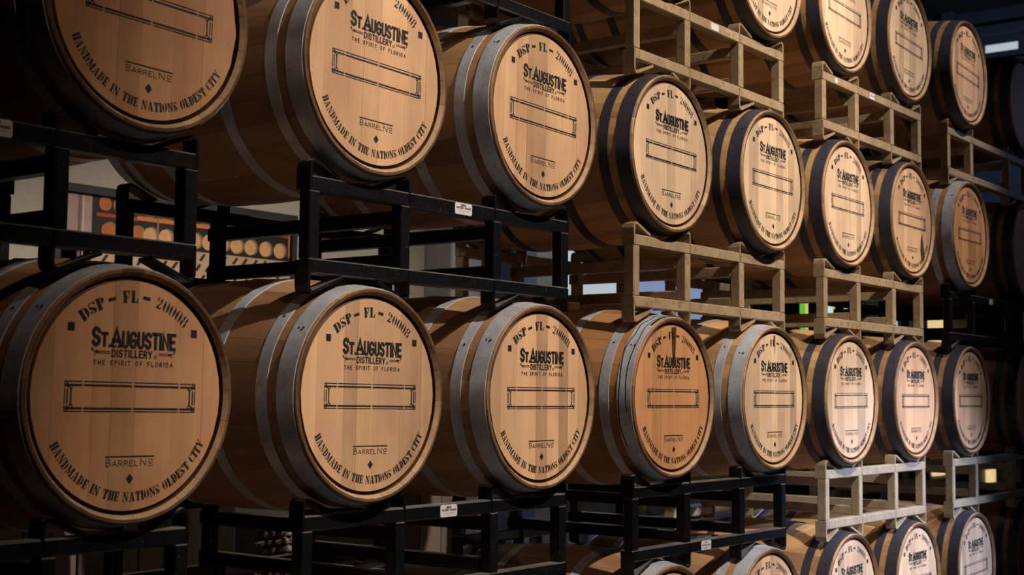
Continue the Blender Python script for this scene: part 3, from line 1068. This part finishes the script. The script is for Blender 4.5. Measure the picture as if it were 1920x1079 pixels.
# lower middle tier
barrel('B', 1, 'largest oak barrel, dim orange head, at lower left', g, 'warm', (.002, .006, -.002), 0.6)
barrel('B', 2, 'bright oak barrel with grey hoops just right of the largest one, crisp black lettering', g, 'mid', (-.008, -.003, .003), 0.5)
barrel('B', 3, 'oak barrel with striped head boards, under the rack with upper 2014 sticker', g, 'mid', (-.016, -.007, .001), 0)
B4 = barrel('B', 4, 'oak barrel with black drips over its grey hoop and dark head-top streak', g, 'orange', (.009, -.003, .003), 0, worn=0.02)
B5 = barrel('B', 5, 'oak barrel with grey hoops and a short dark streak below the head top', g, 'pale', (.010, -.010, .003), 0, worn=0.04)
barrel('B', 6, 'pale oak barrel with black hoops, lower middle tier, directly below the green glow', k_, 'pale', (-.003, -.002, -.006), -0.5)
barrel('B', 7, 'oak barrel with smudged heavy lettering, second from the left on the pale daylit rack', k_, 'mid', (.007, .005, -.004), 0, heavy=1)
barrel('B', 8, 'dim brown oak barrel with black hoops under the black rack at far right', k_, 'mid', (.005, .002, 0), 0, heavy=1, worn=0.05)
barrel('B', 9, 'dark oak barrel at the right edge of the lower middle tier', k_, 'orange', (0, 0, 0), 0, printed=False)
# bottom tier
barrel('C', 0, 'oak barrel of the bottom tier at the left end', g, 'warm')
barrel('C', 1, 'oak barrel of the bottom tier below the largest barrel', g, 'warm')
barrel('C', 2, 'oak barrel of the bottom tier left of the one whose hooped side shows', g, 'mid', (-.012, 0, 0))
barrel('C', 3, 'oak barrel at the bottom edge showing only its hooped side', g, 'mid')
barrel('C', 4, 'oak barrel at the bottom edge whose hoop top alone shows under the black rack', g, 'mid', (.002, .002, .003), 0)
barrel('C', 5, 'oak barrel at the bottom edge with a glossy whitish hoop', g, 'mid', (-.009, .004, 0), 0)
barrel('C', 6, 'oak barrel at the bottom with purplish hoops, first on the right in cool light', k_, 'pale', (.010, .006, -.001), -1.5)
barrel('C', 7, 'oak barrel at the bottom under the right end of the pale daylit rack', k_, 'pale', (-.004, .002, -.004), -0.5, heavy=1)
barrel('C', 8, 'oak barrel at bottom right with greyish head and its box in view', k_, 'pale', (.004, -.012, -.003), -2.2)
barrel('C', 9, 'dark oak barrel at the bottom right corner', k_, 'orange', printed=False)

stain(B4, [[(-.012, .246), (.022, .249), (.018, .19), (.014, .14), (.006, .10), (-.004, .13), (-.008, .18)]])
stain(B4, [([(-2, .03), (-14, .045), (-22, .04), (-30, .052), (-42, .046), (-55, .058), (-80, .050), (-110, .056), (-125, .05)], .004),
           ([(8, .03), (-6, .028), (-18, .022), (-32, .03), (-45, .024), (-70, .03), (-100, .026)], .0035), ([(-30, .016), (-12, .014), (4, .015), (18, .014)], .012)], 'hoop')
stain(B5, [[(-.004, .247), (.012, .248), (.010, .21), (.005, .165), (.002, .20)]])
stain(A7, [[(.115, -.08), (.135, -.05), (.145, -.10), (.165, -.15), (.15, -.19), (.12, -.18), (.105, -.14)]])


# ------------------------------------------------------------------ background things
def bx(name, dims, mt, parent=None, loc=None, bevel=0.0):
    return link(name, box_mesh(name, *dims, mt, bevel), parent, loc)


# framed picture of stacked barrels on the back wall
M_PDARK = plain('printed_dark', (0.018, 0.014, 0.012), 0.5, 0.3, 9)
M_PCURT = plain('printed_curtain', (0.42, 0.30, 0.27), 0.5, 0.15, 12)
M_PCURT2 = plain('printed_curtain_fold', (0.20, 0.12, 0.09), 0.5, 0.15, 12)
M_PHEAD = plain('printed_head', (0.76, 0.42, 0.20), 0.5, 0.12, 30)
M_PHEADO = plain('printed_orange_head', (0.50, 0.16, 0.045), 0.5, 0.12, 30)
M_PBEAM = plain('printed_orange_beam', (0.75, 0.22, 0.05), 0.5, 0.1, 8)
M_PRED = plain('printed_red_beam', (0.46, 0.06, 0.03), 0.5, 0.1, 8)
M_PFLOOR = plain('printed_floor', (0.56, 0.38, 0.25), 0.5, 0.12, 14)
M_PWHITE = plain('printed_white', (0.70, 0.66, 0.60), 0.5, 0.2, 20)
M_PHOOP = plain('printed_stave', (0.30, 0.19, 0.10), 0.5, 0.2, 20)
PX, PZ, PY = 0.95, 0.75, 3.955
pic = thing('framed_picture', 'wide black-framed picture of barrels on orange shelving on the cream back wall', 'picture', (PX, 4.0, 0.30))


def pbox(name, x0, x1, z0, z1, layer, mt):
    y = PY - layer * 0.0008 - 4.0
    return bx(name, (x0 - PX, x1 - PX, y - 0.0005, y, z0 - 0.30, z1 - 0.30), mt, pic)


for nm, (x0, x1, z0, z1) in {'frame_bar': (0.17, 1.96, 1.085, 1.135), 'frame_bar.001': (0.17, 1.96, 0.30, 0.35), 'frame_bar.002': (0.17, 0.215, 0.35, 1.085), 'frame_bar.003': (1.915, 1.96, 0.35, 1.085)}.items():
    bx('frame_bar', (x0 - PX, x1 - PX, -0.065, -0.003, z0 - 0.30, z1 - 0.30), M_FRAME, pic, None, 0.004)
bx('backing_board', (0.215 - PX, 1.915 - PX, PY - 4.0, -0.003, 0.05, 0.785), M_PDARK, pic)
pbox('printed_floor', 0.215, 1.915, 0.35, 0.835, 1, M_PFLOOR)
pbox('printed_curtain', 0.22, 0.415, 0.42, 1.085, 1, M_PCURT)
pbox('printed_fold', 0.325, 0.345, 0.42, 1.085, 2, M_PCURT2)
pbox('printed_fold', 0.355, 0.362, 0.42, 1.07, 2, M_PWHITE)
pbox('printed_beam', 0.445, 0.72, 0.972, 0.993, 2, M_PRED)
pbox('printed_beam', 0.72, 1.72, 0.978, 1.002, 2, M_PBEAM)
pbox('printed_beam', 1.72, 1.90, 0.985, 1.006, 2, M_PRED)
pbox('printed_post', 1.893, 1.905, 0.86, 1.006, 3, M_PBEAM)
pbox('printed_post', 0.86, 0.872, 0.85, 1.02, 3, M_PHOOP)
for x in (0.78, 0.90, 0.98, 1.06, 1.18, 1.30, 1.42, 1.55):
    pbox('printed_label', x, x + 0.055, 1.006, 1.018, 2, M_PWHITE)


def ellipse(name, cx, cz, rx, rz, layer, mt, n=18):
    y = PY - layer * 0.0008 - 4.0
    V = [(cx - PX + rx * math.cos(2 * PI * k / n), y, cz - 0.30 + rz * math.sin(2 * PI * k / n)) for k in range(n)]
    return link(name, mesh(name, V, [tuple(range(n))], [mt]), pic)


for k, x in enumerate((0.525, 0.62, 0.715, 0.81, 0.92, 1.03, 1.135, 1.24, 1.35, 1.46, 1.572, 1.695, 1.815)):
    ellipse('printed_barrel_side', x + 0.016, 0.900, 0.050, 0.049, 3, M_PHOOP)
    ellipse('printed_barrel', x, 0.896, 0.047, 0.047, 4, M_PHEADO if x < 0.74 else M_PHEAD)
for k, x in enumerate((0.50, 0.595, 0.69, 0.79, 0.89, 0.99, 1.10, 1.21, 1.33, 1.45, 1.57, 1.69, 1.81)):
    ellipse('printed_barrel', x, 1.046, 0.042, 0.040, 4, M_PHEADO if x < 0.74 else M_PHEAD)
rnd = random.Random(3)
for r_ in range(6):
    for q in range(18):
        x = 0.44 + q * 0.082 + (r_ % 2) * 0.041 + rnd.uniform(-.008, .008)
        z = 0.785 - r_ * 0.062
        if x > 1.84:
            continue
        y = PY - 2 * 0.0008 - 4.0
        V = [(x - PX, y, z - 0.30), (x + 0.02 - PX, y, z - 0.305), (x + 0.052 - PX, y, z + 0.036 - 0.30), (x + 0.034 - PX, y, z + 0.042 - 0.30)]
        link('printed_dash', mesh('printed_dash', V, [(0, 1, 2, 3)], [M_PDARK]), pic)  # dark diagonal dashes of the printed floor pattern

# weathered plank fence behind the racks at lower left, with a pier of stacked stones
M_PLANK = wood('weathered_plank', (24, 24, 1.8), None, var=0.6, grain=0.5, fine=0.5, rough=0.85)
rnd = random.Random(11)


def fence(label, x0, x1):
    t = thing('plank_fence', label, 'fence', ((x0 + x1) / 2, 1.52, FLOOR_Z), 'weathered plank fences behind the racks')
    ox = -(x0 + x1) / 2
    x = x0
    while x < x1 - 0.03:
        w = min(rnd.uniform(0.10, 0.155), x1 - x)
        top = rnd.uniform(1.13, 1.16)
        b = link('plank', box_mesh('plank', 0, w - 0.006, -0.012 + rnd.uniform(-.003, .003), 0.012, 0.0, top, M_PLANK, 0.003), t, (ox + x, 0, 0))
        k = rnd.uniform(0.7, 1.25)
        b.color = (0.16 * k, 0.13 * k, 0.105 * k, 1)
        x += w
    for z in (0.25, 0.9):
        b = link('fence_rail', box_mesh('fence_rail', x0 + ox, x1 + ox, 0.016, 0.056, z, z + 0.09, M_PLANK), t)
        b.color = (0.12, 0.10, 0.08, 1)
    return t


fence('weathered grey-brown plank fence at bottom left, behind the black racks', -3.4, -0.66)
fence('short weathered plank fence behind the black rack with the lower 2014 sticker', -0.36, 0.66)
M_STONE = plain('river_stone', (0.20, 0.165, 0.155), 0.8, 0.5, 25)
M_MORTAR = plain('dark_mortar', (0.05, 0.045, 0.045), 0.9, 0.2, 20)
pier = thing('stone_pier', 'low pier of small stacked stones between the two plank fences', 'pier', (-0.51, 1.45, FLOOR_Z))
bx('core', (-0.13, 0.13, -0.05, 0.09, 0, 1.00), M_MORTAR, pier)
STONES = []
for q in range(4):
    bm = bmesh.new()
    bmesh.ops.create_icosphere(bm, subdivisions=1, radius=1)
    for v in bm.verts:
        v.co = (v.co.x * 0.024 * rnd.uniform(.85, 1.15), v.co.y * 0.018, v.co.z * 0.015 * rnd.uniform(.85, 1.15))
    STONES.append(bm_mesh('stone', bm, M_STONE))
for r_ in range(33):
    for q in range(7):
        z = 0.02 + r_ * 0.03
        if z < 0.35:
            continue
        link('stone', STONES[rnd.randrange(4)], pier, (-0.125 + q * 0.042 + (r_ % 2) * 0.018 - 0.009, -0.052 + rnd.uniform(-.006, .004), z), (0, rnd.uniform(-.4, .4), 0))

# table with a pale blue cloth and cartons, behind the racks at bottom centre
M_TABLE = plain('table_wood', (0.12, 0.08, 0.05), 0.6, 0.2, 12)
M_CLOTH = plain('pale_blue_cloth', (0.36, 0.47, 0.68), 0.85, 0.12, 9)
M_CARTON = plain('brown_carton', (0.42, 0.28, 0.13), 0.8, 0.08, 10)
M_CARTONG = plain('grey_carton', (0.26, 0.28, 0.31), 0.8, 0.08, 10)
tb = thing('table', 'long table behind the racks at bottom centre, half covered by a blue cloth', 'table', (4.1, 2.55, FLOOR_Z))
bx('tabletop', (-1.15, 1.15, -0.32, 0.32, 0.66, 0.695), M_TABLE, tb, None, 0.004)
for sx in (-1, 1):
    for sy in (-1, 1):
        bx('leg', (sx * 1.08 - 0.03, sx * 1.08 + 0.03, sy * 0.26 - 0.03, sy * 0.26 + 0.03, 0, 0.66), M_TABLE, tb)
n = 40
V, F = [], []
for i in range(n + 1):
    x = 4.28 + 0.94 * i / n
    w = 0.012 * math.sin(i * 1.9) + 0.006 * math.sin(i * 4.1)
    for (y, z) in ((2.205 + w, FLOOR_Z + 0.55 + 0.01 * math.sin(i * .7)), (2.212 + w * .5, FLOOR_Z + 0.64), (2.222, FLOOR_Z + 0.697), (2.24, FLOOR_Z + 0.701), (2.87, FLOOR_Z + 0.701), (2.888 - w * .5, FLOOR_Z + 0.64), (2.892 - w, FLOOR_Z + 0.56)):
        V.append((x, y, z))
for i in range(n):
    for j in range(6):
        a = i * 7 + j
        F.append((a, a + 7, a + 8, a + 1))
clo = link('tablecloth', mesh('tablecloth', V, F, [M_CLOTH], smooth=True))
tag(clo, 'pale blue cloth draped over the right half of the long table', 'tablecloth')


def carton(x, y, z, w, d, h, mt, label):
    t = thing('carton', label, 'carton', (x, y, z), 'cartons on the long table')
    bx('body', (-w / 2, w / 2, -d / 2, d / 2, 0, h), mt, t, None, 0.004)
    bx('flap', (-w / 2 + .003, w / 2 - .003, -d / 2 + .003, -0.002, h, h + 0.003), mt, t)
    bx('flap', (-w / 2 + .003, w / 2 - .003, 0.002, d / 2 - .003, h, h + 0.003), mt, t)
    bx('tape', (-w / 2 - .0006, w / 2 + .0006, -0.025, 0.025, h + 0.003, h + 0.0036), M_PHOOP, t)


TZ = FLOOR_Z + 0.695
carton(3.15, 2.5, TZ, 0.26, 0.3, 0.18, M_CARTONG, 'grey carton at the left end of the long table')
carton(3.47, 2.5, TZ, 0.30, 0.3, 0.17, M_CARTON, 'brown carton beside the leftmost grey carton on the long table')
carton(3.80, 2.5, TZ, 0.24, 0.3, 0.19, M_CARTONG, 'grey carton in the middle of the long table')
carton(4.09, 2.5, TZ, 0.22, 0.3, 0.16, M_CARTON, 'brown carton touching the blue cloth edge on the long table')
carton(4.75, 2.72, FLOOR_Z + 0.702, 0.24, 0.22, 0.2, M_CARTON, 'brown carton standing on the blue tablecloth')


# lit things far behind on the right
def glow(name, color, strength):
    M, N, L, B = mat(name)
    tc = N.new('ShaderNodeTexCoord')
    nz = nd(N, 'ShaderNodeTexNoise', Scale=7.0, Detail=2.0)
    L.new(tc.outputs['Object'], nz.inputs['Vector'])
    cr = N.new('ShaderNodeValToRGB')
    cr.color_ramp.elements[0].color = [c * 0.6 for c in color] + [1]
    cr.color_ramp.elements[1].color = [min(1, c * 1.2) for c in color] + [1]
    L.new(nz.outputs['Fac'], cr.inputs['Fac'])
    L.new(cr.outputs[0], B.inputs['Base Color'])
    L.new(cr.outputs[0], B.inputs['Emission Color'])
    B.inputs['Emission Strength'].default_value = strength
    return M


G_GREEN = glow('backlit_green_glass', (0.16, 0.55, 0.06), 1.0)
G_YEL = glow('backlit_yellow_glass', (0.70, 0.62, 0.10), 0.9)
G_BLUE = glow('backlit_blue_glass', (0.10, 0.22, 0.85), 1.0)
G_PALE = glow('backlit_pale_glass', (0.55, 0.85, 0.95), 1.0)
G_WHITE = glow('backlit_cool_panel', (0.60, 0.80, 1.0), 1.2)
G_WARM = glow('warm_lit_panel', (0.95, 0.66, 0.30), 1.0)
G_ORANGE = glow('orange_lit_panel', (1.0, 0.36, 0.05), 0.9)
sg = thing('stained_glass_panel', 'glowing green and pale blue stained glass panel far behind the tan racks', 'glass panel', (10.0, 3.97, 0.5))
for nm, dims in (('frame_bar', (-0.8, 0.8, -0.03, 0.03, 0.0, 0.05)), ('frame_bar', (-0.8, 0.8, -0.03, 0.03, 0.68, 0.73)), ('frame_bar', (-0.8, -0.75, -0.03, 0.03, 0.05, 0.68)), ('frame_bar', (0.75, 0.8, -0.03, 0.03, 0.05, 0.68)), ('frame_bar', (-0.14, -0.10, -0.03, 0.03, 0.05, 0.68))):
    bx(nm, dims, M_FRAME, sg)
for (x0, x1, z0, z1, g_) in ((-.75, -.56, .05, .56, G_GREEN), (-.56, -.38, .05, .56, G_YEL), (-.38, -.22, .05, .56, G_GREEN), (-.75, -.22, .56, .68, G_BLUE), (-.22, -.14, .05, .68, G_BLUE), (-.10, .12, .05, .56, G_PALE), (.12, .22, .05, .56, G_YEL), (.22, .48, .05, .56, G_PALE), (-.10, .48, .56, .68, G_BLUE), (.48, .75, .05, .68, G_PALE)):
    bx('glass_pane', (x0 + .005, x1 - .005, -0.008, 0.008, z0 + .005, z1 - .005), g_, sg)


def cabinet(x, y, label, w, h, panels):
    t = thing('lit_cabinet', label, 'cabinet', (x, y, FLOOR_Z))
    bx('side', (-w / 2, -w / 2 + .04, -0.2, 0.2, 0, h), M_FRAME, t); bx('side', (w / 2 - .04, w / 2, -0.2, 0.2, 0, h), M_FRAME, t)
    bx('back', (-w / 2 + .04, w / 2 - .04, 0.17, 0.2, 0, h), M_FRAME, t)
    bx('top', (-w / 2 + .04, w / 2 - .04, -0.2, 0.17, h - .05, h), M_FRAME, t)
    for (x0, x1, z0, z1, g_) in panels:
        bx('shelf', (-w / 2 + .04, w / 2 - .04, -0.2, 0.17, z0 - FLOOR_Z - 0.03, z0 - FLOOR_Z), M_FRAME, t)
        bx('lit_panel', (x0 - x, x1 - x, 0.12, 0.15, z0 - FLOOR_Z, z1 - FLOOR_Z), g_, t)
    return t


cabinet(11.38, 3.75, 'dark cabinet with a cool white light strip far behind the right tan rack', 1.0, 2.7, [(10.95, 11.75, .82, .99, G_WHITE)])
cabinet(12.95, 3.87, 'dark cabinet with warm glowing shelves far behind, left of the black rack', 1.6, 2.9, [(12.75, 13.65, .70, 1.08, G_WARM), (12.2, 12.5, -.98, -.84, G_WHITE), (13.2, 13.6, -1.02, -.86, G_WARM), (13.1, 13.6, -.74, -.62, G_ORANGE)])
cabinet(16.2, 4.35, 'dark cabinet with small orange lights far behind at right', 2.2, 3.1, [(15.34, 15.64, .99, 1.20, G_ORANGE), (16.68, 17.06, -1.24, -1.05, G_WARM)])
sgn = thing('hanging_sign', 'dark board with white capital letters glimpsed behind the lower right rack', 'sign', (14.35, 4.05, -0.98))
bx('board', (-0.45, 0.45, -0.012, 0.012, -0.14, 0.16), M_FRAME, sgn)
SANS['J'] = (.42, [[(.42, 1), (.42, .24)] + arc(.21, .24, .21, .24, 0, -170, 6)[1:]])
link('sign_lettering', print_mesh('sign_lettering', sans_line('J IL', -.28, .22, -.05, .12, .18, track=.4), -0.0135, plain('white_lettering', (0.8, 0.8, 0.82), 0.6, 0.02)), sgn)
